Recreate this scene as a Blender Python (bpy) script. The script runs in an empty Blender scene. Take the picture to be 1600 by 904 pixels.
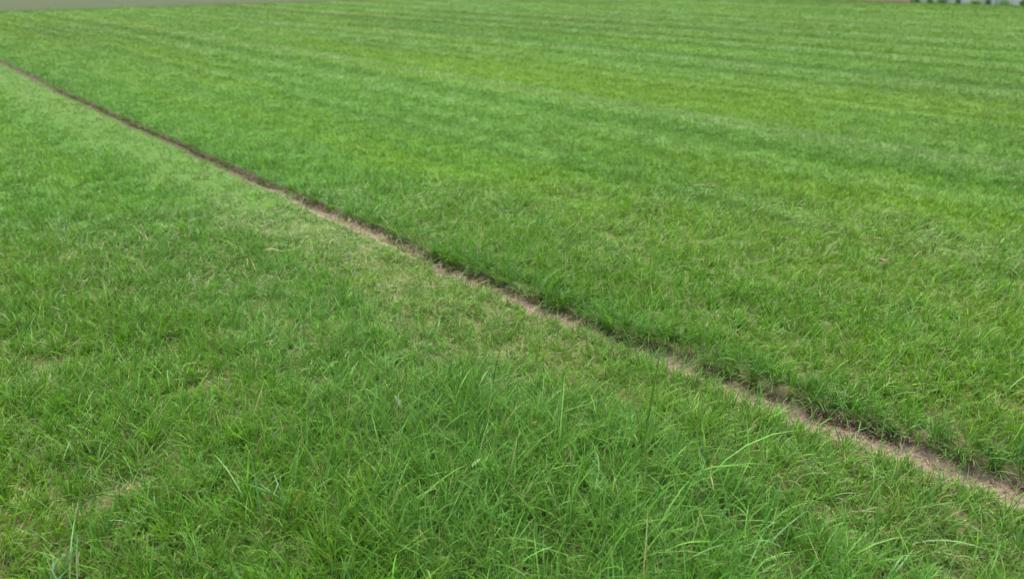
import bpy, math, random
import numpy as np
rng = np.random.default_rng(11)
random.seed(5)
SC = bpy.context.scene
COL = SC.collection

# ------------------------------------------------------------------ camera, sky, sun, exposure
cd = bpy.data.cameras.new('camera'); cam = bpy.data.objects.new('camera', cd); COL.objects.link(cam)
cd.sensor_width = 36.0; cd.lens = 26.0; cd.clip_start = 0.05; cd.clip_end = 6000
cam.location = (0, 0, 1.55); cam.rotation_euler = (math.radians(90 - 23.5), 0, 0)
cd.dof.use_dof = True; cd.dof.focus_distance = 2.6; cd.dof.aperture_fstop = 2.4
SC.camera = cam
SUN_EL, SUN_AZ = math.radians(68), math.radians(-20)          # azimuth from +Y towards +X
w = bpy.data.worlds.new('World'); SC.world = w; w.use_nodes = True
nt = w.node_tree; nt.nodes.clear()
sky = nt.nodes.new('ShaderNodeTexSky'); sky.sky_type = 'NISHITA'; sky.sun_disc = False
sky.sun_elevation = SUN_EL; sky.sun_rotation = SUN_AZ; sky.dust_density = 5.0; sky.air_density = 1.0
bg = nt.nodes.new('ShaderNodeBackground'); bg.inputs['Strength'].default_value = 0.15
wo = nt.nodes.new('ShaderNodeOutputWorld')
nt.links.new(sky.outputs[0], bg.inputs[0]); nt.links.new(bg.outputs[0], wo.inputs[0])
sd = bpy.data.lights.new('sun', 'SUN'); sd.energy = 1.25; sd.angle = math.radians(38); sd.color = (1.0, .95, .84)
sun = bpy.data.objects.new('sun', sd); COL.objects.link(sun)
sun.rotation_euler = (math.pi/2 - SUN_EL, 0, -SUN_AZ + math.pi)
SC.view_settings.view_transform = 'Standard'; SC.view_settings.look = 'None'
SC.view_settings.gamma = 1; SC.view_settings.exposure = 1.61; SC.view_settings.use_curve_mapping = False
SC.cycles.max_bounces = 6; SC.cycles.diffuse_bounces = 3; SC.cycles.transmission_bounces = 3
SC.cycles.use_denoising = True

# ------------------------------------------------------------------ field axes: s runs along the track, t across it
AZ = math.radians(-41.9)
U = np.array([math.sin(AZ), math.cos(AZ)]); N = np.array([U[1], -U[0]])
def st(x, y): return x*U[0] + y*U[1], x*N[0] + y*N[1]
def xy(s, t): return s*U[0] + t*N[0], s*U[1] + t*N[1]
S_END, T_END = 34.9, 40.2
TC_S = np.array([-30, -1, .33, .61, .81, 1.04, 1.31, 1.62, 2.15, 2.59, 3.11, 3.79, 4.62, 5.63, 7.2, 8.8, 11.6, 16.6, 34.9])
TC_T = np.array([2.75, 2.68, 2.517, 2.469, 2.43, 2.395, 2.38, 2.368, 2.337, 2.322, 2.31, 2.318, 2.33, 2.316, 2.33, 2.306, 2.307, 2.40, 2.42])

def _h(ix, iy, seed):
    n = (ix.astype(np.int64)*374761393 + iy.astype(np.int64)*668265263 + seed*144269504) & 0x7fffffff
    n = ((n ^ (n >> 13))*1274126177) & 0x7fffffff
    n = (n ^ (n >> 16)) & 0x7fffffff
    return (n & 0xffffff)/float(0xffffff)
def vn(x, y, seed=0):
    x = np.asarray(x, float); y = np.asarray(y, float)
    ix, iy = np.floor(x), np.floor(y); fx, fy = x-ix, y-iy
    fx = fx*fx*(3-2*fx); fy = fy*fy*(3-2*fy)
    a, b, c, d = _h(ix, iy, seed), _h(ix+1, iy, seed), _h(ix, iy+1, seed), _h(ix+1, iy+1, seed)
    return (a*(1-fx)+b*fx)*(1-fy) + (c*(1-fx)+d*fx)*fy
def fbm(x, y, seed=0, o=3):
    r = 0; a = 1; tot = 0
    for i in range(o):
        r = r + a*vn(x*2**i + 17.3*i, y*2**i - 9.1*i, seed+i*7); tot += a; a *= .5
    return r/tot
def tc(s):
    return np.interp(s, TC_S, TC_T) + ((vn(s*3.1, s*0, 5)-.5)*.03 + (vn(s*11, s*0, 6)-.5)*.016)*(1-.85*smooth(3, 8, s))
HW_S = [-2, .5, .9, 1.2, 1.35, 1.45, 1.55, 1.68, 1.8, 2.0, 2.2, 2.4, 2.6, 2.8, 3.0, 3.15, 3.35, 3.7, 4.0, 4.5, 4.8, 5.5, 9, 20]
HW_W = [.058, .058, .056, .053, .048, .032, .064, .060, .030, .036, .044, .032, .038, .015, .030, .030, .012, .015, .030, .030, .012, .006, .004, .004]
def hw(s):   # half width of the bare strip
    base = np.interp(s, HW_S, HW_W)
    return base*(.75 + (.28*vn(s*3.3, s*0, 8) + .22*vn(s*11, s*0, 9)))
def smooth(a, b, x):
    k = np.clip((x-a)/(b-a), 0, 1); return k*k*(3-2*k)
def ground_h(s, t):
    d = t - tc(s); W = hw(s)
    dep = np.interp(s, [1.5, 3, 7], [.022, .018, .008])
    z = -dep*smooth(-W-.035, -W*.5, d)*(1-smooth(W*.7, W+.045, d))
    z = z + np.interp(s, [1.5, 3, 7], [.027, .024, .010])*smooth(W*.7, W+.05, d)*(1 - .6*smooth(.3, 2.0, d))
    z = z + (fbm(s*2.2, t*2.2, 31)-.5)*.035 + (fbm(s*9, t*9, 33, 2)-.5)*.012
    tr = np.exp(-(d/(W+.01))**2)
    z = z + tr*((fbm(s*28, t*28, 35, 3)-.5)*.020 + (vn(s*90, t*90, 36)-.5)*.005)
    far = smooth(6, 14, np.hypot(s, t))
    return z*(1-far*(np.abs(d) > .5)*.8)

# ------------------------------------------------------------------ helpers
def tag(o, label=None, cat=None, group=None, kind=None):
    if label: o['label'] = label
    if cat: o['category'] = cat
    if group: o['group'] = group
    if kind: o['kind'] = kind
    return o
def link(name, me, mat=None, parent=None):
    o = bpy.data.objects.new(name, me); COL.objects.link(o)
    if mat: me.materials.append(mat)
    if parent: o.parent = parent
    return o
def np_mesh(name, V, loops, starts, totals, color=None, smooth_shade=True):
    me = bpy.data.meshes.new(name)
    me.vertices.add(len(V)); me.vertices.foreach_set('co', np.ascontiguousarray(V, np.float32).ravel())
    me.loops.add(len(loops)); me.loops.foreach_set('vertex_index', np.ascontiguousarray(loops, np.int32))
    me.polygons.add(len(starts)); me.polygons.foreach_set('loop_start', np.ascontiguousarray(starts, np.int32))
    me.polygons.foreach_set('loop_total', np.ascontiguousarray(totals, np.int32))
    me.polygons.foreach_set('use_smooth', np.full(len(starts), smooth_shade))
    if color is not None:
        a = me.attributes.new('tint', 'FLOAT_COLOR', 'POINT')
        c = np.ones((len(V), 4), np.float32); c[:, :3] = color
        a.data.foreach_set('color', c.ravel())
    me.update(calc_edges=True)
    return me
def empty(name, loc, rz=0):
    o = bpy.data.objects.new(name, None); COL.objects.link(o); o.location = loc; o.rotation_euler = (0, 0, rz)
    o.empty_display_size = .05
    return o
class NT:
    def __init__(s, name):
        s.m = bpy.data.materials.new(name); s.m.use_nodes = True; s.t = s.m.node_tree; s.t.nodes.clear()
        s.out = s.n('ShaderNodeOutputMaterial')
    def n(s, typ, **kw):
        x = s.t.nodes.new(typ)
        for k, v in kw.items():
            if k in x.inputs.keys(): x.inputs[k].default_value = v
            else: setattr(x, k, v)
        return x
    def l(s, a, b): s.t.links.new(a, b)
    def noise(s, vec, scale, detail=3, rough=.55):
        x = s.n('ShaderNodeTexNoise'); x.inputs['Scale'].default_value = scale
        x.inputs['Detail'].default_value = detail; x.inputs['Roughness'].default_value = rough
        if vec is not None: s.l(vec, x.inputs['Vector'])
        return x.outputs['Fac']
    def ramp(s, fac, stops):
        r = s.n('ShaderNodeValToRGB'); e = r.color_ramp.elements
        while len(e) < len(stops): e.new(.5)
        for i, (p, c) in enumerate(stops):
            e[i].position = p; e[i].color = (*c, 1) if len(c) == 3 else c
        s.l(fac, r.inputs[0]); return r.outputs[0]
    def mix(s, fac, a, b, mode='MIX'):
        x = s.n('ShaderNodeMix'); x.data_type = 'RGBA'; x.blend_type = mode
        for v, i in ((fac, 0), (a, 6), (b, 7)):
            if isinstance(v, (int, float)): x.inputs[i].default_value = v
            elif isinstance(v, tuple): x.inputs[i].default_value = (*v, 1)
            else: s.l(v, x.inputs[i])
        return x.outputs[2]
    def bump(s, h, strength, dist):
        b = s.n('ShaderNodeBump'); b.inputs['Strength'].default_value = strength; b.inputs['Distance'].default_value = dist
        s.l(h, b.inputs['Height']); return b.outputs[0]
    def pbsdf(s, col, rough=.9, spec=.3, normal=None):
        p = s.n('ShaderNodeBsdfPrincipled'); p.inputs['Roughness'].default_value = rough
        p.inputs['Specular IOR Level'].default_value = spec
        if isinstance(col, tuple): p.inputs['Base Color'].default_value = (*col, 1)
        else: s.l(col, p.inputs['Base Color'])
        if normal is not None: s.l(normal, p.inputs['Normal'])
        return p.outputs[0]
    def fin(s, sh): s.l(sh, s.out.inputs[0]); return s.m

# ------------------------------------------------------------------ materials
def blade_material(name, transl=.36, rough=.5, spec=.28):
    k = NT(name); a = k.n('ShaderNodeAttribute', attribute_name='tint')
    tr = k.n('ShaderNodeBsdfTranslucent')
    k.l(k.mix(1.0, a.outputs['Color'], (1.15, 1.15, .6), 'MULTIPLY'), tr.inputs[0])
    mx = k.n('ShaderNodeMixShader'); mx.inputs[0].default_value = transl
    k.l(k.pbsdf(a.outputs['Color'], rough, spec), mx.inputs[1]); k.l(tr.outputs[0], mx.inputs[2])
    return k.fin(mx.outputs[0])
M_BLADE = blade_material('grass_blades')
M_DRY = blade_material('dry_stems', .12, .7, .2)

def soil_material(cut_shade=False):
    k = NT('soil'); g = k.n('ShaderNodeNewGeometry').outputs['Position']
    c = k.ramp(k.noise(g, 14, 5, .65), [(.3, (.125, .090, .060)), (.5, (.232, .172, .122)), (.72, (.34, .27, .20))])
    fine = k.noise(g, 160, 3, .7)
    c = k.mix(.55, c, k.ramp(fine, [(.3, (.13, .09, .065)), (.7, (.38, .30, .22))]))
    if cut_shade:  # tint carries the shade painted along the cut
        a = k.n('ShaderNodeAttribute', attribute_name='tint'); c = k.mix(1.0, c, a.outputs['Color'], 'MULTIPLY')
    return k.fin(k.pbsdf(c, .95, .15, k.bump(fine, .9, .010)))
def ground_material():
    k = NT('turf_soil'); g = k.n('ShaderNodeNewGeometry').outputs['Position']
    soil = k.ramp(k.noise(g, 30, 4, .7), [(.3, (.065, .042, .028)), (.7, (.17, .118, .082))])
    a = k.n('ShaderNodeAttribute', attribute_name='tint')
    grn = k.mix(1.0, a.outputs['Color'], k.ramp(k.noise(g, 45, 4, .7), [(.3, (.6, .6, .6)), (.7, (1.3, 1.3, 1.3))]), 'MULTIPLY')
    # close to the camera the thatch is soil and litter; farther out the unresolved sward covers it
    d = k.n('ShaderNodeVectorMath', operation='LENGTH'); k.l(g, d.inputs[0])
    mr = k.n('ShaderNodeMapRange'); k.l(d.outputs['Value'], mr.inputs[0])
    mr.inputs[1].default_value = 2.4; mr.inputs[2].default_value = 5.5; mr.inputs[3].default_value = .24; mr.inputs[4].default_value = 1.0
    return k.fin(k.pbsdf(k.mix(mr.outputs[0], soil, grn), .95, .1, k.bump(k.noise(g, 120, 3, .7), .5, .01)))
def far_material():
    k = NT('dry_field'); g = k.n('ShaderNodeNewGeometry').outputs['Position']
    c = k.ramp(k.noise(g, .35, 5, .6), [(.3, (.028, .056, .014)), (.5, (.050, .058, .024)), (.7, (.022, .054, .011))])
    c2 = k.mix(.4, c, k.ramp(k.noise(g, 6, 4, .7), [(.3, (.020, .042, .011)), (.7, (.054, .062, .026))]))
    return k.fin(k.pbsdf(c2, .95, .1))

# ------------------------------------------------------------------ tone of the sward (real differences from strip to strip; broad lightness seeded like lens falloff)
PALE = [(3.6, .12, .35), (5.7, .14, .4), (7.05, .20, 1.0), (7.9, .10, .4), (9.9, .14, .5), (11.55, .22, .9), (13.2, .12, .5), (15.0, .2, .5), (17.1, .2, .5), (19.3, .25, .8), (22.4, .3, .6), (25.5, .3, .6), (28.1, .35, .3), (31.8, .4, .5)]
DARK = [(4.1, .16, .5), (5.3, .14, .5), (6.65, .12, .8), (8.5, .15, .5), (9.2, .15, .6), (10.9, .16, .8), (12.3, .2, .7), (14.1, .22, .6), (18.6, .25, .7), (20.6, .3, .7), (24.0, .35, .7), (27.7, .3, .8), (30.0, .4, .6), (34, .6, .6)]
def stripes(s, t):
    tw = t + (vn(s*.10, t*.05, 61)-.5)*.5 + (vn(s*.6, t*.3, 62)-.5)*.08
    tw = tw + np.where(t > 8.6, -np.interp(s, [13, 25, 33], [0, -1.3, -1.6])*np.exp(-((t-11)/2.2)**2), 0)
    b = np.zeros_like(tw)
    for c, w_, a in PALE: b = b + 1.7*a*np.exp(-((tw-c)/(w_*1.2*(1+tw/22)))**2)*(.8+.3*vn(s*.3, tw*0+c, 63))
    for c, w_, a in DARK: b = b - .42*a*np.exp(-((tw-c)/(w_*1.3))**2)*(.6+.6*vn(s*.3, tw*0+c, 64))
    def rows(P, ph):
        q = np.sin(tw*2*math.pi/P + ph + 1.2*np.sin(tw*1.7/P)); return np.sign(q)*np.abs(q)**.7
    b = b + rows(.64, 0)*.38*(1-smooth(10, 15, t))*(.8+.4*vn(s*.18, tw*1.4, 66))
    b = b + rows(1.15, 1)*.36*smooth(5, 9, t)*(1-smooth(16, 24, t))*(.8+.4*vn(s*.12, tw*.8, 67))
    b = b + rows(1.9, 2)*.38*smooth(12, 18, t)*(.8+.4*vn(s*.10, tw*.5, 68))
    b = b + (fbm(tw*.9, s*.02, 65, 2)-.5)*.6
    b = b*smooth(2.7, 4.6, t)
    return np.clip(b, -1.3, 1.5)

BARE = [(3.39, .399, .12, .7), (2.28, .36, .05, .95), (2.29, .06, .08, .55), (4.6, 1.775, .035, 1), (3.0, 4.66, .05, .6), (3.89, .42, .07, .5),
        (1.70, .60, .05, .7), (2.62, .10, .09, .5), (1.37, 1.98, .05, .6), (1.05, 1.78, .05, .6), (2.0, .95, .03, .5), (.75, 1.55, .05, .7), (1.75, .22, .06, .6)]
def density(s, t):
    d = t - tc(s); W = hw(s)
    den = np.ones_like(s)
    eg = 1-.9*smooth(2.5, 6, s)
    edgeL = (vn(s*7, t*0, 71)-.3)*.05*eg; edgeR = (vn(s*6, t*0, 72)-.5)*.03*eg
    den = den*np.where((d > -W-.006*eg+edgeL*.6) & (d < W+.010*eg+edgeR), np.interp(s, [4, 7], [0, .45]), 1.)
    # short worn strip left of the track
    strip = smooth(-.75, -.42, d + (fbm(s*1.5, t*1.5, 73)-.5)*.35)*(d < 0)*(.42+.58*smooth(1.6, 3.2, s))
    den = den*(1 - .22*strip)
    for bs, bt, br, ba in BARE:
        rr = np.hypot((s-bs), (t-bt))/br*(.7+.6*vn(s*25, t*25, 74))
        den = den*(1 - ba*np.exp(-rr**3))
    thin = smooth(.60, .78, fbm(s*3.0, t*3.0, 75))*(t < 2.3)
    den = den*(1-.5*thin)
    den = den*(.72 + .56*smooth(.3, .65, fbm(s*6, t*6, 76)))
    return den, strip
def sward(s, t):
    """mean base colour of the turf at a place"""
    d = t - tc(s)
    st_ = stripes(s, t)
    g = np.array([.074, .200, .014]); ye = np.array([.108, .228, .009]); co = np.array([.072, .200, .032]); dk = np.array([.046, .140, .010]); pa = np.array([.138, .238, .074])
    yv = smooth(.45, .60, fbm(s*.11+3, t*.85, 81) + (fbm(s*1.4, t*2.6, 82)-.5)*.16)
    cv = smooth(.46, .62, fbm(s*.13+9, t*.8, 83) + (fbm(s*1.6, t*3, 84)-.5)*.16)
    C = g[None]*np.ones((len(s), 1))
    C = C + (ye-C)*(yv*.5)[:, None]
    C = C + (co-C)*(cv*.45)[:, None]
    farR = (t > 2.3)
    C = C*(1 + .40*(fbm(s*.10+4, t*.22, 196, 2)-.50) + .12*(fbm(s*.7, t*1.3, 88, 2)-.5))[:, None]  # noise seed picked to imitate lens falloff: bright middle of view, darker edges
    C = C*(1 + .27*np.clip(st_, -1.2, 1.2))[:, None]
    C = C + (pa-C)*(np.clip(st_, 0, 1.5)*.46*farR)[:, None]
    C = C + (dk-C)*(np.clip(-st_, 0, 1.3)*.26*farR)[:, None]
    strip = smooth(-.75, -.42, d + (fbm(s*1.5, t*1.5, 73)-.5)*.35)*(d < 0)*(.42+.58*smooth(1.6, 3.2, s))
    C = C + (np.array([.105, .215, .040])-C)*(strip*(.35+.4*vn(s*5, t*5, 86)))[:, None]
    bank = np.exp(-((d-.10)/.09)**2)*(d > 0)
    C = C + (np.array([.050, .17, .020])-C)*(bank*.6)[:, None]
    C = C*np.array([1.07, .965, 1.08])*np.where(t < 2.3, 1.06, 1.0)[:, None]
    C = C*(1 - .10*smooth(9, 26, np.hypot(s, t)))[:, None]
    return C, strip
def tone(s, t, n):
    """base colour of each blade"""
    C, strip = sward(s, t)
    q = np.clip(5/np.hypot(s, t), .14, 1)[:, None]
    C = C*np.exp(rng.normal(0, .20, (n, 1))*q)
    C = C*(1 + rng.normal(0, .07, (n, 3))*q)
    r = rng.random(n)
    pale = r < .06*q[:, 0]; C[pale] = C[pale]*1.25 + np.array([.03, .03, .015])
    dry = (r > np.where(t > 2.3, .988, .978)) | ((r > .955) & (strip > .5))
    dry = dry & (rng.random(n) < np.clip(5/np.hypot(s, t), .05, .8))
    C[dry] = np.array([.30, .25, .115])*(rng.uniform(.6, 1.15, dry.sum()))[:, None]
    return np.clip(C, .005, .6)

# ------------------------------------------------------------------ the ground, the track, the field beyond
def axis(fine0, fine1, step, lo, hi, grow=1.12, extra=None):
    a = list(np.arange(fine0, fine1 + step*.5, step)); st_ = step
    while a[-1] < hi: st_ *= grow; a.append(a[-1] + st_)
    st_ = step; b = []; x = fine0
    while x > lo: st_ *= grow; x -= st_; b.append(x)
    a = np.array(b[::-1] + a)
    if extra is not None: a = np.unique(np.concatenate([a[(a < extra[0]-.004) | (a > extra[-1]+.004)], extra]))
    return a
gs = axis(-1.2, 6.0, .014, -3000, 3000, 1.03)
gq = axis(-1.5, 7.0, .05, -3000, 3000, 1.07, extra=np.arange(2.32-.16, 2.32+.161, .008))
gq = np.concatenate([gq[gq < 7.0], np.arange(7.0, 41.0, .09), 41.0 + .09*(1.07**np.arange(1, 115)-1)/.07])
SS, QQ = np.meshgrid(gs, gq, indexing='ij')
TT = QQ + (tc(SS)-2.32)*np.exp(-((QQ-2.32)/.8)**2)
ZZ = ground_h(SS, TT)
XX, YY = xy(SS, TT)
V = np.stack([XX.ravel(), YY.ravel(), ZZ.ravel()], 1)
ns, nq = SS.shape
I = np.arange(ns*nq).reshape(ns, nq)
Q = np.stack([I[:-1, :-1], I[:-1, 1:], I[1:, 1:], I[1:, :-1]], -1).reshape(-1, 4)
qc = ((gq[:-1]+gq[1:])/2)[None, :].repeat(ns-1, 0).ravel(); sc_ = ((gs[:-1]+gs[1:])/2)[:, None].repeat(nq-1, 1).ravel()
trk = (np.abs(qc-2.32) < .075) & (sc_ < S_END) & (sc_ > -40)
def quads_obj(name, V, Q, mat, C):
    used, inv = np.unique(Q.ravel(), return_inverse=True)
    n = len(Q)
    me = np_mesh(name, V[used], inv, np.arange(n)*4, np.full(n, 4), C[used])
    return link(name, me, mat)
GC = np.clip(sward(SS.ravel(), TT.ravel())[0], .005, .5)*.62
DD = (TT - tc(SS)).ravel(); WW = hw(SS.ravel())
# shade under the overhanging grass painted into the bank face and far stretch
cut_shade = smooth(.62, 1.2, DD/WW + (vn(SS.ravel()*14, DD*40, 45)-.5)*.8); cut_shade = np.maximum(cut_shade, .95*smooth(4.0, 6.5, SS.ravel()))
TC_ = np.array([1.0, 1.0, 1.0])[None] + (np.array([.27, .255, .22])-1)[None]*cut_shade[:, None]
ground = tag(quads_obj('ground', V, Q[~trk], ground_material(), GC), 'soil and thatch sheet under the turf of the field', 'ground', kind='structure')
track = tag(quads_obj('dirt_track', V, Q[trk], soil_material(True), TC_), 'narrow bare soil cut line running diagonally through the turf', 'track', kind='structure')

def slab(name, s0, s1, t0, t1, z0, z1, mat, parent=None):
    P = [xy(s0, t0), xy(s1, t0), xy(s1, t1), xy(s0, t1)]
    V = [(x, y, z) for z in (z0, z1) for x, y in P]
    F = [(3, 2, 1, 0), (4, 5, 6, 7), (0, 1, 5, 4), (1, 2, 6, 5), (2, 3, 7, 6), (3, 0, 4, 7)]
    me = bpy.data.meshes.new(name); me.from_pydata(V, [], F); me.update()
    return link(name, me, mat, parent)
tag(slab('far_field', S_END+.3, 1500, -1500, 1500, -.05, .016, far_material()), 'greyish brown dry field beyond the left end of the turf', 'field', kind='structure')

# ------------------------------------------------------------------ grass blades as one mesh
def build_blades(P, az, L, W, lean, droop, C, seg, twist, root_shade=1.0):
    """P base (n,3); az lean azimuth; L length; lean start angle from vertical; droop extra angle to the tip"""
    n = len(P); k = np.arange(seg+1)/seg
    ang = lean[:, None] + droop[:, None]*(k[None, :-1]+.5/seg)**1.3
    side = (rng.random(n)-.5)*.9
    azk = az[:, None] + side[:, None]*k[None, :-1]
    st_ = (L/seg)[:, None]
    dx = st_*np.sin(ang)*np.cos(azk); dy = st_*np.sin(ang)*np.sin(azk); dz = st_*np.cos(ang)
    X = np.concatenate([np.zeros((n, 1)), np.cumsum(dx, 1)], 1) + P[:, :1]
    Y = np.concatenate([np.zeros((n, 1)), np.cumsum(dy, 1)], 1) + P[:, 1:2]
    Z = np.concatenate([np.zeros((n, 1)), np.cumsum(dz, 1)], 1)
    floor_ = .004
    Z = np.maximum(Z, floor_*np.minimum(1, k[None, :]*seg)) + P[:, 2:3]
    wa = az + math.pi/2 + twist
    wx, wy = np.cos(wa), np.sin(wa)
    prof = np.interp(k, [0, .35, .75, 1], [.75, 1, .72, 0])
    nv = 2*seg + 1
    V = np.empty((n, nv, 3), np.float32)
    for i in range(seg):
        hwid = W*prof[i]*.5
        V[:, 2*i, 0] = X[:, i]-wx*hwid; V[:, 2*i, 1] = Y[:, i]-wy*hwid; V[:, 2*i, 2] = Z[:, i]
        V[:, 2*i+1, 0] = X[:, i]+wx*hwid; V[:, 2*i+1, 1] = Y[:, i]+wy*hwid; V[:, 2*i+1, 2] = Z[:, i]+W*.15
    V[:, nv-1, 0] = X[:, seg]; V[:, nv-1, 1] = Y[:, seg]; V[:, nv-1, 2] = Z[:, seg]
    base = np.arange(n)*nv
    nl = 4*(seg-1)+3
    pat = []
    for i in range(seg-1): pat += [2*i, 2*i+1, 2*i+3, 2*i+2]
    pat += [2*(seg-1), 2*(seg-1)+1, nv-1]
    loops = (base[:, None] + np.array(pat)[None]).ravel()
    tot = np.tile(np.array([4]*(seg-1)+[3]), n)
    kv = np.concatenate([np.repeat(k[:-1], 2), [1.0]])
    # living blades are yellower at the sheath and a little lighter to the tip
    cc = C[:, None, :]*(1 + .22*(kv[None, :, None]-.5))
    sheath = np.clip(.28-kv, 0, 1)[None, :, None]*1.5
    cc = cc*(1-sheath) + sheath*np.array([.16, .19, .07])
    return V.reshape(-1, 3), loops, tot, cc.reshape(-1, 3)
class Acc:
    def __init__(s): s.V = []; s.L = []; s.T = []; s.C = []; s.n = 0
    def add(s, r):
        V, L, T, C = r; s.V.append(V); s.L.append(L + s.n); s.T.append(T); s.C.append(C); s.n += len(V)
    def build(s, name, mat):
        T = np.concatenate(s.T); st_ = np.concatenate([[0], np.cumsum(T)[:-1]])
        return link(name, np_mesh(name, np.concatenate(s.V), np.concatenate(s.L), st_, T, np.concatenate(s.C)), mat)
near_acc, far_acc = Acc(), Acc()

D0 = 1350.0           # clumps per square metre close to the camera
PER = 13              # blades in a clump
R0 = 3.0
HALF = math.radians(43)
def sample_clumps(r0, r1, scale=1.0):
    A = HALF*(min(r1, R0)**2 - min(r0, R0)**2) if r0 < R0 else 0
    n1 = int(A*D0*scale)
    r = np.sqrt(rng.uniform(min(r0, R0)**2, min(r1, R0)**2, n1)) if n1 else np.zeros(0)
    if r1 > R0:
        a = max(r0, R0); n2 = int(2*HALF*R0*R0*D0*math.log(r1/a)*scale)
        r = np.concatenate([r, a*np.exp(rng.uniform(0, math.log(r1/a), n2))])
    th = rng.uniform(-HALF, HALF, len(r))
    return r*np.sin(th), r*np.cos(th)
def grow(r0, r1, seg, scale=1.0, per=PER):
    x, y = sample_clumps(r0, r1, scale)
    s, t = st(x, y)
    den, strip = density(s, t)
    fade = 1-smooth(S_END-2.0, S_END+4.0, s + (fbm(t*.8, s*.8, 99)-.5)*1.2)
    keep = (rng.random(len(s)) < den*fade) & (t < T_END-.15) & (y > .5)
    x, y = x[keep], y[keep]
    m = len(x)
    rr = np.hypot(x, y)
    caz = rng.uniform(0, 2*math.pi, m); clen = np.exp(rng.normal(0, .22, m)); cl = rng.normal(0, .10, m)
    ctone = np.exp(rng.normal(0, .13, m))
    cid = np.repeat(np.arange(m), per); n = len(cid)
    oa = rng.uniform(0, 2*math.pi, n); orad = np.abs(rng.normal(0, 1, n))*np.maximum(.016, .0065*rr[cid])
    bx = x[cid] + np.cos(oa)*orad; by = y[cid] + np.sin(oa)*orad
    s, t = st(bx, by)
    d = t - tc(s); W_ = hw(s)
    den, strip = density(s, t)
    ok = ~((d > -W_-.004) & (d < W_+.006) & (rng.random(n) < np.interp(s, [3.8, 6.5], [.97, .62]))) & (t < T_END-.1)
    bx, by, s, t, d, cid, oa, strip = [a[ok] for a in (bx, by, s, t, d, cid, oa, strip)]
    n = len(bx); r = np.hypot(bx, by)
    z = ground_h(s, t)
    # height of the sward
    hgt = np.where(d < 0, .061, .052)
    hgt = hgt*(.62 + .85*fbm(s*2.6, t*2.6, 91)) 
    hgt = hgt*(1 - .42*strip)
    tall = np.exp(-((s-.95)/.85)**2 - ((t-1.25)/.65)**2)      # rank growth in front
    hgt = hgt*(1 + 1.35*tall)
    edge = np.exp(-((d+.06)/.04)**2)*(d < 0); hgt = hgt*(1-.28*edge)
    edgeR = np.exp(-((d-.07)/.06)**2)*(d > 0); hgt = hgt*(1+.55*edgeR)
    hgt = hgt*(1 - .42*smooth(3.0, 8, r))
    hgt = hgt*(1 + .16*np.where(t > 2.3, stripes(s, t), 0))
    L = hgt*clen[cid]*rng.uniform(.55, 1.35, n)*1.15
    longb = rng.random(n) < .022; L[longb] *= rng.uniform(1.3, 1.9, longb.sum())
    Wd = rng.uniform(.0022, .0046, n)*np.where(longb, 1.3, 1)
    Wd = np.maximum(Wd, r*np.interp(r, [2.5, 4, 9], [.0010, .00085, .00075])*rng.uniform(.7, 1.3, n))
    az = oa + rng.normal(0, .9, n)
    pick = rng.random(n) < .45
    az[pick] = caz[cid][pick] + rng.normal(0, .5, pick.sum())
    # blades by the bank hang over the cut
    hang = (d > 0) & (d < .10) & (rng.random(n) < np.interp(s, [3, 6], [.45, .75]))
    az[hang] = math.atan2(-N[1], -N[0]) + rng.normal(0, .6, hang.sum())
    lean = np.clip(np.abs(rng.normal(.38, .26, n)) + cl[cid], .02, 1.35)
    droop = rng.uniform(.1, 1.35, n)
    flat = rng.random(n) < (.16 + .22*strip)
    lean[flat] = rng.uniform(1.0, 1.45, flat.sum()); 
    lean[hang] += .35
    C = tone(s, t, n)*(ctone[cid]**np.clip(6/r, .2, 1))[:, None]
    P = np.stack([bx, by, z-.003], 1)
    tw = rng.normal(0, .7, n)
    for acc, msk in ((near_acc, d < 0), (far_acc, d >= 0)):
        if msk.sum(): acc.add(build_blades(P[msk], az[msk], L[msk], Wd[msk], lean[msk], droop[msk], C[msk], seg, tw[msk]))
grow(1.0, 3.4, 5)
grow(3.4, 7.0, 3, 1.35)
grow(7.0, 16.0, 2, 1.9)
grow(16.0, 66.0, 2, 1.8)

# fine wiry runners and loose long blades lying through the top of the sward, close to the camera
def runners(n, r1, Lr, Wr, colA, colB, zoff, leanr=(.9, 1.5), rightp=1.0):
    r = np.sqrt(rng.uniform(1.0, r1**2, n)); th = rng.uniform(-HALF, HALF, n)
    x, y = r*np.sin(th), r*np.cos(th); s, t = st(x, y); d = t-tc(s)
    den, _ = density(s, t)
    ok = (rng.random(n) < den) & ((d < 0) | (rng.random(n) < rightp)); x, y, s, t, d, r = [a[ok] for a in (x, y, s, t, d, r)]; n = len(x)
    z = ground_h(s, t) + rng.uniform(zoff[0], zoff[1], n)
    L = rng.uniform(*Lr, n); Wd = np.maximum(rng.uniform(*Wr, n), r*.0006)
    C = colA + (colB-colA)*rng.random((n, 1)); C = C*np.exp(rng.normal(0, .15, (n, 1)))
    lean = rng.uniform(*leanr, n); droop = rng.uniform(-.3, .9, n); az = rng.uniform(0, 2*math.pi, n)
    P = np.stack([x, y, z], 1)
    for acc, m in ((near_acc, d < 0), (far_acc, d >= 0)):
        acc.add(build_blades(P[m], az[m], L[m], Wd[m], lean[m], droop[m], C[m], 6, rng.normal(0, .8, m.sum())))
A_ = np.array
runners(16000, 5.5, (.05, .11), (.0011, .0019), A_([.13, .22, .06]), A_([.22, .27, .11]), (.010, .040))
runners(7000, 5.0, (.03, .10), (.0010, .0020), A_([.30, .24, .13]), A_([.40, .34, .20]), (.004, .03), rightp=.35)
runners(1700, 3.2, (.09, .16), (.0028, .0048), A_([.075, .21, .03]), A_([.12, .26, .06]), (.005, .02), (.15, .8))
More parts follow.
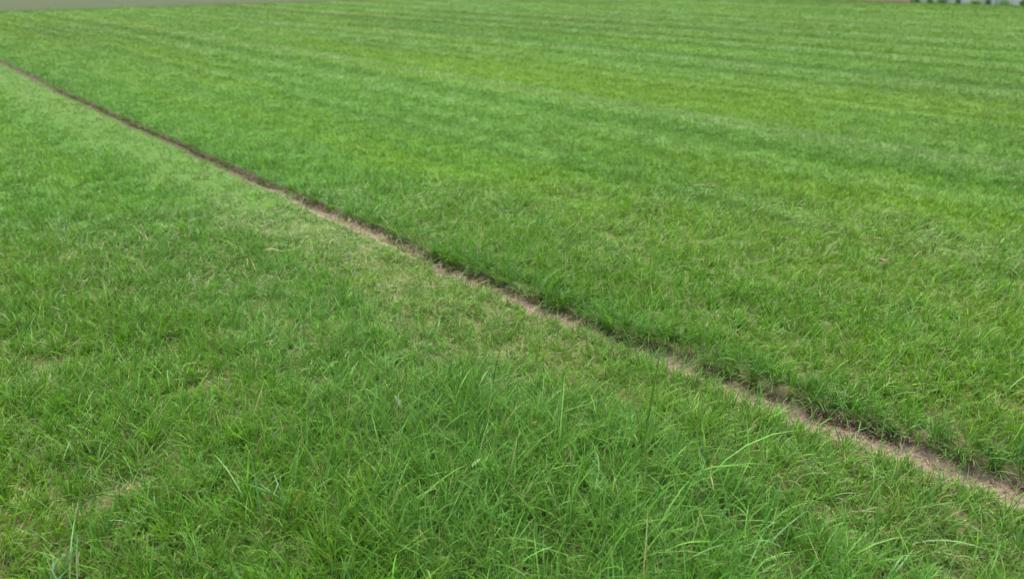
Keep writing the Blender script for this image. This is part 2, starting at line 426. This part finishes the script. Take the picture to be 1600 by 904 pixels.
runners(260, 2.3, (.15, .24), (.0034, .0056), A_([.085, .215, .03]), A_([.14, .27, .09]), (.005, .02), (.2, .9))

g1 = tag(near_acc.build('grass', M_BLADE), 'long shaggy green grass on the near left side of the bare soil line', 'grass', kind='stuff')
g2 = tag(far_acc.build('grass', M_BLADE), 'even green turf in faint stripes beyond the bare soil line', 'grass', kind='stuff')

# dead roots, stems and litter lying in the cut
acc = Acc()
n = 6000
s = -0.6 + (12.6)*rng.random(n)**1.6; W_ = hw(s); d = rng.normal(.2, .85, n)*W_; t = tc(s)+d
x, y = xy(s, t); z = ground_h(s, t) + rng.uniform(.001, .012, n)
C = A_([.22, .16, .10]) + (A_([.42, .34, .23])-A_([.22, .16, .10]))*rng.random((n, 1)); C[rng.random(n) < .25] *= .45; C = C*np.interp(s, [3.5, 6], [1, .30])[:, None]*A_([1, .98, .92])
acc.add(build_blades(np.stack([x, y, z], 1), rng.uniform(0, 6.28, n), rng.uniform(.015, .06, n), np.maximum(rng.uniform(.0010, .0022, n), .0006*np.hypot(x, y)),
        rng.uniform(.8, 1.6, n), rng.uniform(-.4, .5, n), C, 4, rng.normal(0, .8, n)))
# pale roots poking out of the bank
n = 2600
s = -0.6 + 9*rng.random(n)**1.4; W_ = hw(s); t = tc(s) + W_ + rng.uniform(-.006, .03, n); x, y = xy(s, t); z = ground_h(s, t)
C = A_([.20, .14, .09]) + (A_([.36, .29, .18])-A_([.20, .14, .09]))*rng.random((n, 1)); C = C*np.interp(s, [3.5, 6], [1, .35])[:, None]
acc.add(build_blades(np.stack([x, y, z], 1), math.atan2(-N[1], -N[0]) + rng.normal(0, .8, n), rng.uniform(.02, .06, n), rng.uniform(.0010, .0020, n),
        rng.uniform(.6, 1.3, n), rng.uniform(.2, 1.3, n), C, 4, rng.normal(0, .8, n)))
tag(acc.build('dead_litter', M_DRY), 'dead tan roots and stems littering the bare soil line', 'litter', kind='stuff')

# ------------------------------------------------------------------ far side: walls, hedge and weeds
def brick_material():
    k = NT('brick'); tcn = k.n('ShaderNodeTexCoord').outputs['Object']
    b = k.n('ShaderNodeTexBrick'); b.inputs['Scale'].default_value = 1.0
    b.inputs['Color1'].default_value = (.66, .33, .24, 1); b.inputs['Color2'].default_value = (.58, .28, .20, 1); b.inputs['Mortar'].default_value = (.38, .33, .28, 1)
    b.inputs['Brick Width'].default_value = .24; b.inputs['Row Height'].default_value = .085; b.inputs['Mortar Size'].default_value = .008
    mp = k.n('ShaderNodeMapping'); mp.inputs['Rotation'].default_value = (math.pi/2, 0, 0); k.l(tcn, mp.inputs[0]); k.l(mp.outputs[0], b.inputs[0])
    c = k.mix(.35, b.outputs[0], k.ramp(k.noise(tcn, 3, 4), [(.3, (.34, .20, .15)), (.7, (.55, .38, .30))]))
    return k.fin(k.pbsdf(c, .95, .1, k.bump(b.outputs['Fac'], .5, -.01)))
def plaster_material():
    k = NT('weathered_whitewash'); tcn = k.n('ShaderNodeTexCoord').outputs['Object']
    c = k.ramp(k.noise(tcn, 1.1, 6, .7), [(.30, (.30, .32, .24)), (.46, (.48, .48, .36)), (.62, (.60, .57, .44)), (.8, (.70, .66, .52))])
    return k.fin(k.pbsdf(c, .92, .1, k.bump(k.noise(tcn, 12, 4), .4, .02)))
def plain(name, c1, c2, sc, rough=.9):
    k = NT(name); tcn = k.n('ShaderNodeTexCoord').outputs['Object']
    return k.fin(k.pbsdf(k.ramp(k.noise(tcn, sc, 4, .65), [(.3, c1), (.7, c2)]), rough, .15))
def local_box(name, x0, x1, y0, y1, z0, z1, mat, parent, bev=.012):
    import bmesh
    bm = bmesh.new(); r = bmesh.ops.create_cube(bm, size=1)
    for v in r['verts']:
        v.co = ((x0+x1)/2 + v.co.x*(x1-x0), (y0+y1)/2 + v.co.y*(y1-y0), (z0+z1)/2 + v.co.z*(z1-z0))
    bmesh.ops.bevel(bm, geom=list(bm.edges), offset=bev, segments=1, affect='EDGES')
    me = bpy.data.meshes.new(name); bm.to_mesh(me); bm.free()
    return link(name, me, mat, parent)
M_BRICK, M_PLASTER = brick_material(), plaster_material()
M_CONC = plain('coping_concrete', (.25, .25, .23), (.42, .41, .38), 4)
WALL_RZ = math.atan2(U[1], U[0])
def wall(name, s0, s1, hgt, mat, label, cat, piers=()):
    x, y = xy((s0+s1)/2, T_END+.16)
    e = empty(name, (x, y, 0), WALL_RZ); tag(e, label, cat)
    h = (s1-s0)/2
    local_box('wall_face', -h, h, -.10, .10, -.1, hgt, mat, e)
    local_box('coping', -h-.003, h+.003, -.14, .14, hgt+.002, hgt+.07, M_CONC, e)
    for p in piers: local_box('pier', p-.17, p+.17, -.18, .18, -.1, hgt+.12, mat, e)
    return e
wall('brick_wall', 15.75, 19.2, 1.7, M_BRICK, 'low reddish brick wall at the far edge of the turf', 'wall', (-1.55, 1.55))
wall('plaster_wall', -14, 15.7, 1.9, M_PLASTER, 'weathered whitewashed wall behind weeds at the far right edge of the turf', 'wall', tuple(np.arange(-12, 14.5, 3.9)))

# leafy plants: many small leaf faces on stems
M_LEAF = blade_material('weed_leaves', .25, .5, .3)
M_STEM = plain('weed_stem', (.10, .09, .04), (.18, .15, .08), 20)
def leaf_cloud(name, n, rx, ry, rz, cz, size, col, parent, seed):
    r_ = np.random.default_rng(seed)
    v = r_.normal(0, 1, (n, 3)); v /= np.linalg.norm(v, axis=1)[:, None]
    rad = r_.random(n)**.5*(.75+.5*vn(v[:, 0]*2+5, v[:, 2]*2+9, seed))
    P = v*rad[:, None]*np.array([rx, ry, rz]) + np.array([0, 0, cz]); P[:, 2] = np.maximum(P[:, 2], .01)
    a = r_.normal(0, 1, (n, 3)); a /= np.linalg.norm(a, axis=1)[:, None]
    b = np.cross(a, r_.normal(0, 1, (n, 3))); b /= np.linalg.norm(b, axis=1)[:, None]
    sz = size*r_.uniform(.6, 1.3, n)[:, None]
    V = np.stack([P-a*sz, P+b*sz*.45, P+a*sz, P-b*sz*.45], 1).reshape(-1, 3)
    C = np.repeat(np.array(col)[None]*np.exp(r_.normal(0, .3, (n, 1))), 4, 0)
    me = np_mesh(name, V, np.arange(4*n), np.arange(n)*4, np.full(n, 4), C, False)
    return link(name, me, M_LEAF, parent)
def stem(parent, h, r=.012, lean=(0, 0)):
    a = np.linspace(0, 2*math.pi, 7)[:-1]; V = []; 
    for k, f in ((0, 1), (.5, .8), (1, .35)):
        for q in a: V.append((math.cos(q)*r*f + lean[0]*k, math.sin(q)*r*f + lean[1]*k, h*k))
    F = [(i*6+j, i*6+(j+1) % 6, (i+1)*6+(j+1) % 6, (i+1)*6+j) for i in range(2) for j in range(6)]
    me = bpy.data.meshes.new('stem'); me.from_pydata(V, [], F); me.update()
    return link('stem', me, M_STEM, parent)
# dark clipped hedge left of the brick wall
x, y = xy(21.6, T_END+.35); hd = empty('hedge', (x, y, 0), WALL_RZ); tag(hd, 'dark green hedge left of the brick wall', 'hedge')
leaf_cloud('foliage', 9000, 2.7, .55, 1.0, .75, .05, (.08, .17, .07), hd, 7)
for i in range(6): stem(hd, 1.0, .025, (random.uniform(-.2, .2), 0)).location = (-2+.8*i, 0, 0)
WEEDS = [(15.45, .22, .20, (.05, .10, .03), 'low dark weed where the brick wall meets the whitewashed wall'),
         (14.9, .20, .22, (.10, .14, .07), 'small pale weed second from the brick wall end'),
         (14.3, .30, .24, (.04, .09, .025), 'bushy dark green weed third from the brick wall end'),
         (13.65, .15, .30, (.05, .11, .04), 'upright weed standing fourth from the brick wall'),
         (12.9, .30, .22, (.09, .13, .05), 'spreading weed standing fifth from the brick wall'),
         (12.35, .22, .34, (.035, .08, .03), 'tall dark weed sixth from the brick wall'),
         (11.7, .42, .25, (.07, .12, .05), 'wide low weed near the photo right edge'),
         (11.0, .20, .26, (.04, .09, .03), 'dark weed at the extreme right edge of the photo')]
for i, (ws, wr, wh, wc, lab) in enumerate(WEEDS):
    x, y = xy(ws, T_END-.10 + .08*(i % 2)); e = empty('weed', (x, y, 0.0), random.uniform(0, 6)); tag(e, lab, 'weed', 'weeds along the foot of the whitewashed wall')
    leaf_cloud('foliage', 330, wr*.75, wr*.5, wh*.5, wh*.45, .032, tuple(2.9*q for q in wc), e, 40+i)
    stem(e, wh*.9, .01, (random.uniform(-.05, .05), 0))

# ------------------------------------------------------------------ single things one can point to in the turf
def gz(s, t): return float(ground_h(np.array([s]), np.array([t]))[0])
def ribbon(name, pts, widths, mat, col, parent=None, fold=.25, tipcol=None):
    """a folded leaf blade along a 3D path, with a midrib crease"""
    pts = np.array(pts, float); n = len(pts); V = []; C = []
    for i in range(n):
        tan = pts[min(i+1, n-1)]-pts[max(i-1, 0)]; tan /= np.linalg.norm(tan)+1e-9
        sd = np.cross(tan, [0, 0, 1.0]); ln = np.linalg.norm(sd)
        sd = sd/ln if ln > .15 else np.array([1, 0, 0.])
        up = np.cross(sd, tan); w_ = widths[i]/2
        V += [pts[i]-sd*w_+up*w_*fold, pts[i], pts[i]+sd*w_+up*w_*fold, pts[i]-up*.0004]
        c = np.array(col)*(1-.0) if tipcol is None else np.array(col)+(np.array(tipcol)-np.array(col))*(i/(n-1))
        C += [c*.97, c*1.2, c, c]
    F = []
    for i in range(n-1):
        a = 4*i
        F += [(a, a+1, a+5, a+4), (a+1, a+2, a+6, a+5)]
    tot = [len(f) for f in F]
    me = np_mesh(name, np.array(V), [v for f in F for v in f], np.concatenate([[0], np.cumsum(tot)[:-1]]), tot, np.clip(np.array(C), 0, 1))
    return link(name, me, mat, parent)
def arc(L, lean, droop, az, seg=12, wob=0.0, base=(0, 0, 0)):
    p = np.array(base, float); out = [p.copy()]
    for i in range(seg):
        k = (i+.5)/seg; a = lean + droop*k**1.5; z_ = az + wob*math.sin(k*5)
        p = p + np.array([math.sin(a)*math.cos(z_), math.sin(a)*math.sin(z_), math.cos(a)])*L/seg
        out.append(p.copy())
    return out
def wprof(w_, seg=12): return [max(.0004, w_*np.interp(i/seg, [0, .25, .7, 1], [.6, 1, .75, .04])) for i in range(seg+1)]
def tuft(s, t, nb, L, w_, col, label, lean=(.1, .6), droop=(.2, 1.2), az=None, spread=1.2, name='grass_tuft', cat='grass tuft', z=0.0, seed=0):
    R = random.Random(seed*13+int(s*100))
    x, y = xy(s, t); e = empty(name, (x, y, gz(s, t)-.004+z)); tag(e, label, cat, 'broad bladed grass tufts in the turf')
    for i in range(nb):
        a = R.uniform(0, 6.28) if az is None else az + R.uniform(-spread, spread)
        l = L*R.uniform(.65, 1.1)
        c = np.array(col)*R.uniform(.8, 1.2)
        ribbon('blade', arc(l, R.uniform(*lean), R.uniform(*droop), a, 12, R.uniform(-.3, .3), (R.uniform(-.012, .012), R.uniform(-.012, .012), 0)), wprof(w_*R.uniform(.75, 1.15)), M_BLADE, c, e)
    return e
PALEG = (.13, .25, .085); MIDG = (.08, .215, .035); COOL = (.115, .24, .10)
TUFTS = [
 (.40, 2.64, 6, .17, .0085, COOL, 'pale broad bladed tuft on the bank at the right edge of the photo', (.05, .35), (.1, .6), None),
 (.62, 2.55, 2, .13, .006, (.17, .27, .13), 'thin pale tuft leaning over the bare soil line near its right end', (.3, .7), (.2, .9), math.pi*.9),
 (.93, 2.50, 3, .12, .005, (.16, .26, .11), 'three pale blades arching across the bare soil line', (.5, .9), (.4, 1.0), math.pi*.15),
 (1.28, 2.50, 4, .12, .006, PALEG, 'arched tuft on the far bank above the widest bare soil', (.2, .6), (.8, 1.7), math.pi*1.05),
 (.57, 1.96, 3, .16, .0075, MIDG, 'upright blades just left of the soil line at the lower right', (.02, .2), (.05, .4), None),
 (.46, 1.76, 3, .20, .0065, PALEG, 'long pale blades arching right at the lower right corner', (.7, 1.0), (.3, .9), -.1),
 (1.02, 1.25, 4, .12, .008, (.16, .27, .12), 'short whitish green blades at the bottom centre edge', (.1, .5), (.3, 1.1), None),
 (1.20, 1.42, 6, .22, .0055, PALEG, 'long arching tuft spreading sideways at bottom centre right', (.5, 1.0), (.3, 1.1), None),
 (1.02, 1.62, 7, .20, .006, MIDG, 'rank arching tuft right of the bottom centre', (.3, .9), (.4, 1.4), None),
 (.80, 1.60, 6, .18, .006, PALEG, 'drooping tuft in the tall growth at the lower right', (.3, .9), (.6, 1.6), None),
 (1.38, 1.18, 5, .20, .0055, MIDG, 'long blades fanning out below the pale oval leaf', (.3, .8), (.3, 1.1), None),
 (1.62, .92, 8, .17, .005, MIDG, 'dense upright green tuft left of the bottom centre', (.05, .4), (.2, .9), None),
 (1.80, .72, 5, .19, .006, COOL, 'arching tuft with sideways blades left of the dense upright tuft', (.5, 1.0), (.3, .9), None),
 (2.03, .36, 5, .15, .006, COOL, 'cool green blades in the lower left corner region', (.2, .7), (.3, 1.1), None),
 (1.95, .08, 6, .16, .0065, COOL, 'broad cool green tuft beside the bare patch at the left bottom corner', (.2, .7), (.3, 1.1), None),
 (1.50, 1.62, 4, .14, .006, PALEG, 'loose pale blades in the sward above the bottom centre', (.4, .9), (.3, 1.2), None),
 (2.35, 1.02, 5, .13, .005, MIDG, 'fine upright tuft in the middle of the near turf', (.1, .5), (.2, 1.0), None),
]
for i, (a, b, nb, L, w_, c, lab, le, dr, az) in enumerate(TUFTS):
    tuft(a, b, nb, L, w_, c, lab, le, dr, az, seed=i)

# pale oval broad leaves
def oval_leaf(s, t, z, L, w_, az, lean, col, label):
    x, y = xy(s, t); e = empty('broad_leaf', (x, y, gz(s, t)+z)); tag(e, label, 'leaf')
    p = arc(L, lean, .35, az, 12)
    ws = [w_*max(.05, math.sin(math.pi*min(1, (i/12)**.85*.97+.02))) for i in range(13)]
    ribbon('leaf_face', p, ws, M_BLADE, col, e, .12)
    ribbon('stalk', arc(.05, .1, .1, az, 4, 0, (0, 0, -.049)), [.002]*5, M_BLADE, (.10, .18, .06), e)
oval_leaf(2.00, 1.25, .062, .056, .022, 2.6, .45, (.24, .33, .19), 'pale upright oval leaf in the middle of the near turf')
oval_leaf(1.53, 1.20, .085, .038, .016, .5, .9, (.20, .29, .16), 'small pale oval leaf half hidden below the bigger oval leaf')

# dry straws: hollow stalks with a node
def straw(s, t, L, dir_az, r, z, col, label, bend=.02, group=None):
    x, y = xy(s, t); e_name = 'dry_straw'
    a = np.linspace(0, 2*math.pi, 7)[:-1]; V = []; n = 9
    dx, dy = math.cos(dir_az), math.sin(dir_az)
    for i in range(n):
        k = i/(n-1); off = bend*math.sin(math.pi*k); c0 = ((k-.5)*L*dx - off*dy, (k-.5)*L*dy + off*dx, .006*math.sin(2*math.pi*k))
        rr = r*(1-.45*k)*(1.35 if i == 4 else 1)
        for q in a: V.append((c0[0]-math.cos(q)*rr*dy, c0[1]+math.cos(q)*rr*dx, c0[2]+math.sin(q)*rr))
    F = [(i*6+j, i*6+(j+1) % 6, (i+1)*6+(j+1) % 6, (i+1)*6+j) for i in range(n-1) for j in range(6)] + [tuple(range(5, -1, -1)), tuple((n-1)*6+j for j in range(6))]
    tot = [len(f) for f in F]
    C = np.array(col)[None]*np.ones((len(V), 1))*rng.uniform(.85, 1.1, (len(V), 1))
    me = np_mesh('dry_straw', np.array(V), [v for f in F for v in f], np.concatenate([[0], np.cumsum(tot)[:-1]]), tot, C)
    o = link('dry_straw', me, M_DRY); o.location = (x, y, gz(s, t)+z); tag(o, label, 'straw', group); return o
STR = (.50, .42, .22)
straw(3.92, 1.67, .125, -.08, .0032, .045, STR, 'single yellow straw lying level on the turf left of the soil line', .008)
straw(4.05, 1.90, .09, .5, .002, .035, (.36, .32, .18), 'faint thin straw beside the worn strip above the yellow straw', .01)
straw(3.02, 4.64, .16, .05, .0028, .055, (.40, .33, .22), 'tan straw on the striped turf in the right middle', .014)
straw(2.98, 4.70, .10, -.5, .0026, .053, (.36, .27, .18), 'short brown straw crossing the tan straw', .008)
straw(.98, 1.72, .09, 1.35, .0020, .085, (.48, .38, .22), 'thin upright looking straw in the tall grass at the lower right', .004).rotation_euler = (.9, 0, .3)
straw(2.13, .10, .08, .5, .0018, .025, (.32, .25, .15), 'tan straw over the bare patch at the lower left edge', .02)
straw(2.17, .04, .07, -.4, .0016, .03, (.30, .23, .14), 'second straw crossing over the bare patch at the lower left edge', .015)
straw(1.88, .48, .07, 1.0, .0026, .05, (.42, .38, .14), 'yellowing bent stalk between the lower left tufts', .012)

# dead curled leaves
def dead_leaf(s, t, L, w_, az, z, col, label):
    x, y = xy(s, t); e = empty('dead_leaf', (x, y, gz(s, t)+z), az); tag(e, label, 'dead leaf')
    nu, nv_ = 11, 7; V = []
    for i in range(nu):
        k = i/(nu-1); hw_ = w_/2*math.sin(math.pi*min(.98, k**.8+.03)); 
        for j in range(nv_):
            q = (j/(nv_-1)-.5)*2
            V.append(((k-.5)*L, q*hw_, .35*w_*q*q*(1-.3*k) + .2*L*(k-.5)**2*2 + .002*math.sin(9*k+5*q)))
    F = [(i*nv_+j, (i+1)*nv_+j, (i+1)*nv_+j+1, i*nv_+j+1) for i in range(nu-1) for j in range(nv_-1)]
    C = np.array(col)[None]*rng.uniform(.7, 1.2, (len(V), 1))
    me = np_mesh('leaf_face', np.array(V), np.array(F).ravel(), np.arange(len(F))*4, np.full(len(F), 4), C)
    o = link('leaf_face', me, M_DRY, e)
    m = o.modifiers.new('thick', 'SOLIDIFY'); m.thickness = .0006
    ribbon('stalk', [(-.5*L-.015+.005*i, 0, .1*L+.001*i) for i in range(4)], [.0015]*4, M_DRY, (.25, .15, .09), e)
dead_leaf(1.46, 4.07, .065, .032, .1, .055, (.26, .16, .10), 'reddish brown dead leaf on the turf at the right')
dead_leaf(4.60, 1.775, .05, .028, 2.5, .022, (.33, .22, .12), 'brown curled leaf lying in the small bare spot left of the soil line')
dead_leaf(1.59, 1.535, .022, .012, .9, .075, (.50, .22, .07), 'tiny orange leaf scrap in the near turf')
dead_leaf(2.25, .37, .035, .02, 1.9, .012, (.30, .15, .10), 'brown leaf scrap in the bare patch at the lower left')
dead_leaf(1.03, 2.385, .03, .016, .4, .012, (.30, .17, .11), 'reddish leaf scrap lying in the bare soil line')

# clods of earth in the cut
M_CLOD = soil_material()
def clod(s, d, r, label):
    import bmesh
    bm = bmesh.new(); bmesh.ops.create_icosphere(bm, subdivisions=3, radius=r)
    sx, sz_ = random.uniform(.8, 1.3), random.uniform(.5, .8); o1 = random.uniform(0, 50)
    for v in bm.verts:
        k = .75 + .5*float(vn(np.array([v.co.x/r*1.7+o1]), np.array([v.co.y/r*1.7+v.co.z/r*1.3]), 3)[0])
        v.co = (v.co.x*k*sx, v.co.y*k, v.co.z*k*sz_)
    me = bpy.data.meshes.new('soil_clod'); bm.to_mesh(me); bm.free()
    t = float(tc(np.array([s]))[0]) + d; x, y = xy(s, t)
    o = link('soil_clod', me, M_CLOD); o.location = (x, y, gz(s, t)+r*.25); o.rotation_euler = (0, 0, random.uniform(0, 6))
    tag(o, label, 'clod', 'earth clods in the bare soil line')
clod(1.63, .030, .011, 'largest earth clod, where the bare soil line is widest')
clod(1.50, .012, .007, 'small clod just right of the largest clod')
clod(1.18, .020, .007, 'earth clod under the arched pale tuft')
clod(.84, .022, .008, 'earth clod below the pale blades crossing the soil line')
clod(2.42, .018, .008, 'earth clod in the middle stretch of the soil line')

# loose crumbs of earth scattered in the cut: too many to count, one object
n = 2600
cs = -0.7 + 5.6*rng.random(n)**1.2; cW = hw(cs); cdv = rng.normal(.15, .75, n)*cW; ct = tc(cs)+cdv
cx_, cy_ = xy(cs, ct); czv = ground_h(cs, ct); cr = rng.uniform(.0012, .0045, n)*(1+.8*(rng.random(n) < .08))
OCT = np.array([[1, 0, 0], [0, 1, 0], [-1, 0, 0], [0, -1, 0], [0, 0, .8], [0, 0, -.8]], float)
OF = np.array([[0, 1, 4], [1, 2, 4], [2, 3, 4], [3, 0, 4], [1, 0, 5], [2, 1, 5], [3, 2, 5], [0, 3, 5]])
rot = rng.uniform(0, 6.28, n); V = OCT[None]*rng.uniform(.65, 1.3, (n, 6, 1))*cr[:, None, None]
V = np.stack([V[..., 0]*np.cos(rot)[:, None]-V[..., 1]*np.sin(rot)[:, None], V[..., 0]*np.sin(rot)[:, None]+V[..., 1]*np.cos(rot)[:, None], V[..., 2]], -1)
V = V + np.stack([cx_, cy_, czv+cr*.4], -1)[:, None, :]
L = (OF[None] + (np.arange(n)*6)[:, None, None]).ravel()
tag(link('soil_crumbs', np_mesh('soil_crumbs', V.reshape(-1, 3), L, np.arange(n*8)*3, np.full(n*8, 3), None, False), M_CLOD), 'loose brown earth crumbs scattered along the bare soil line', 'earth crumbs', kind='stuff')
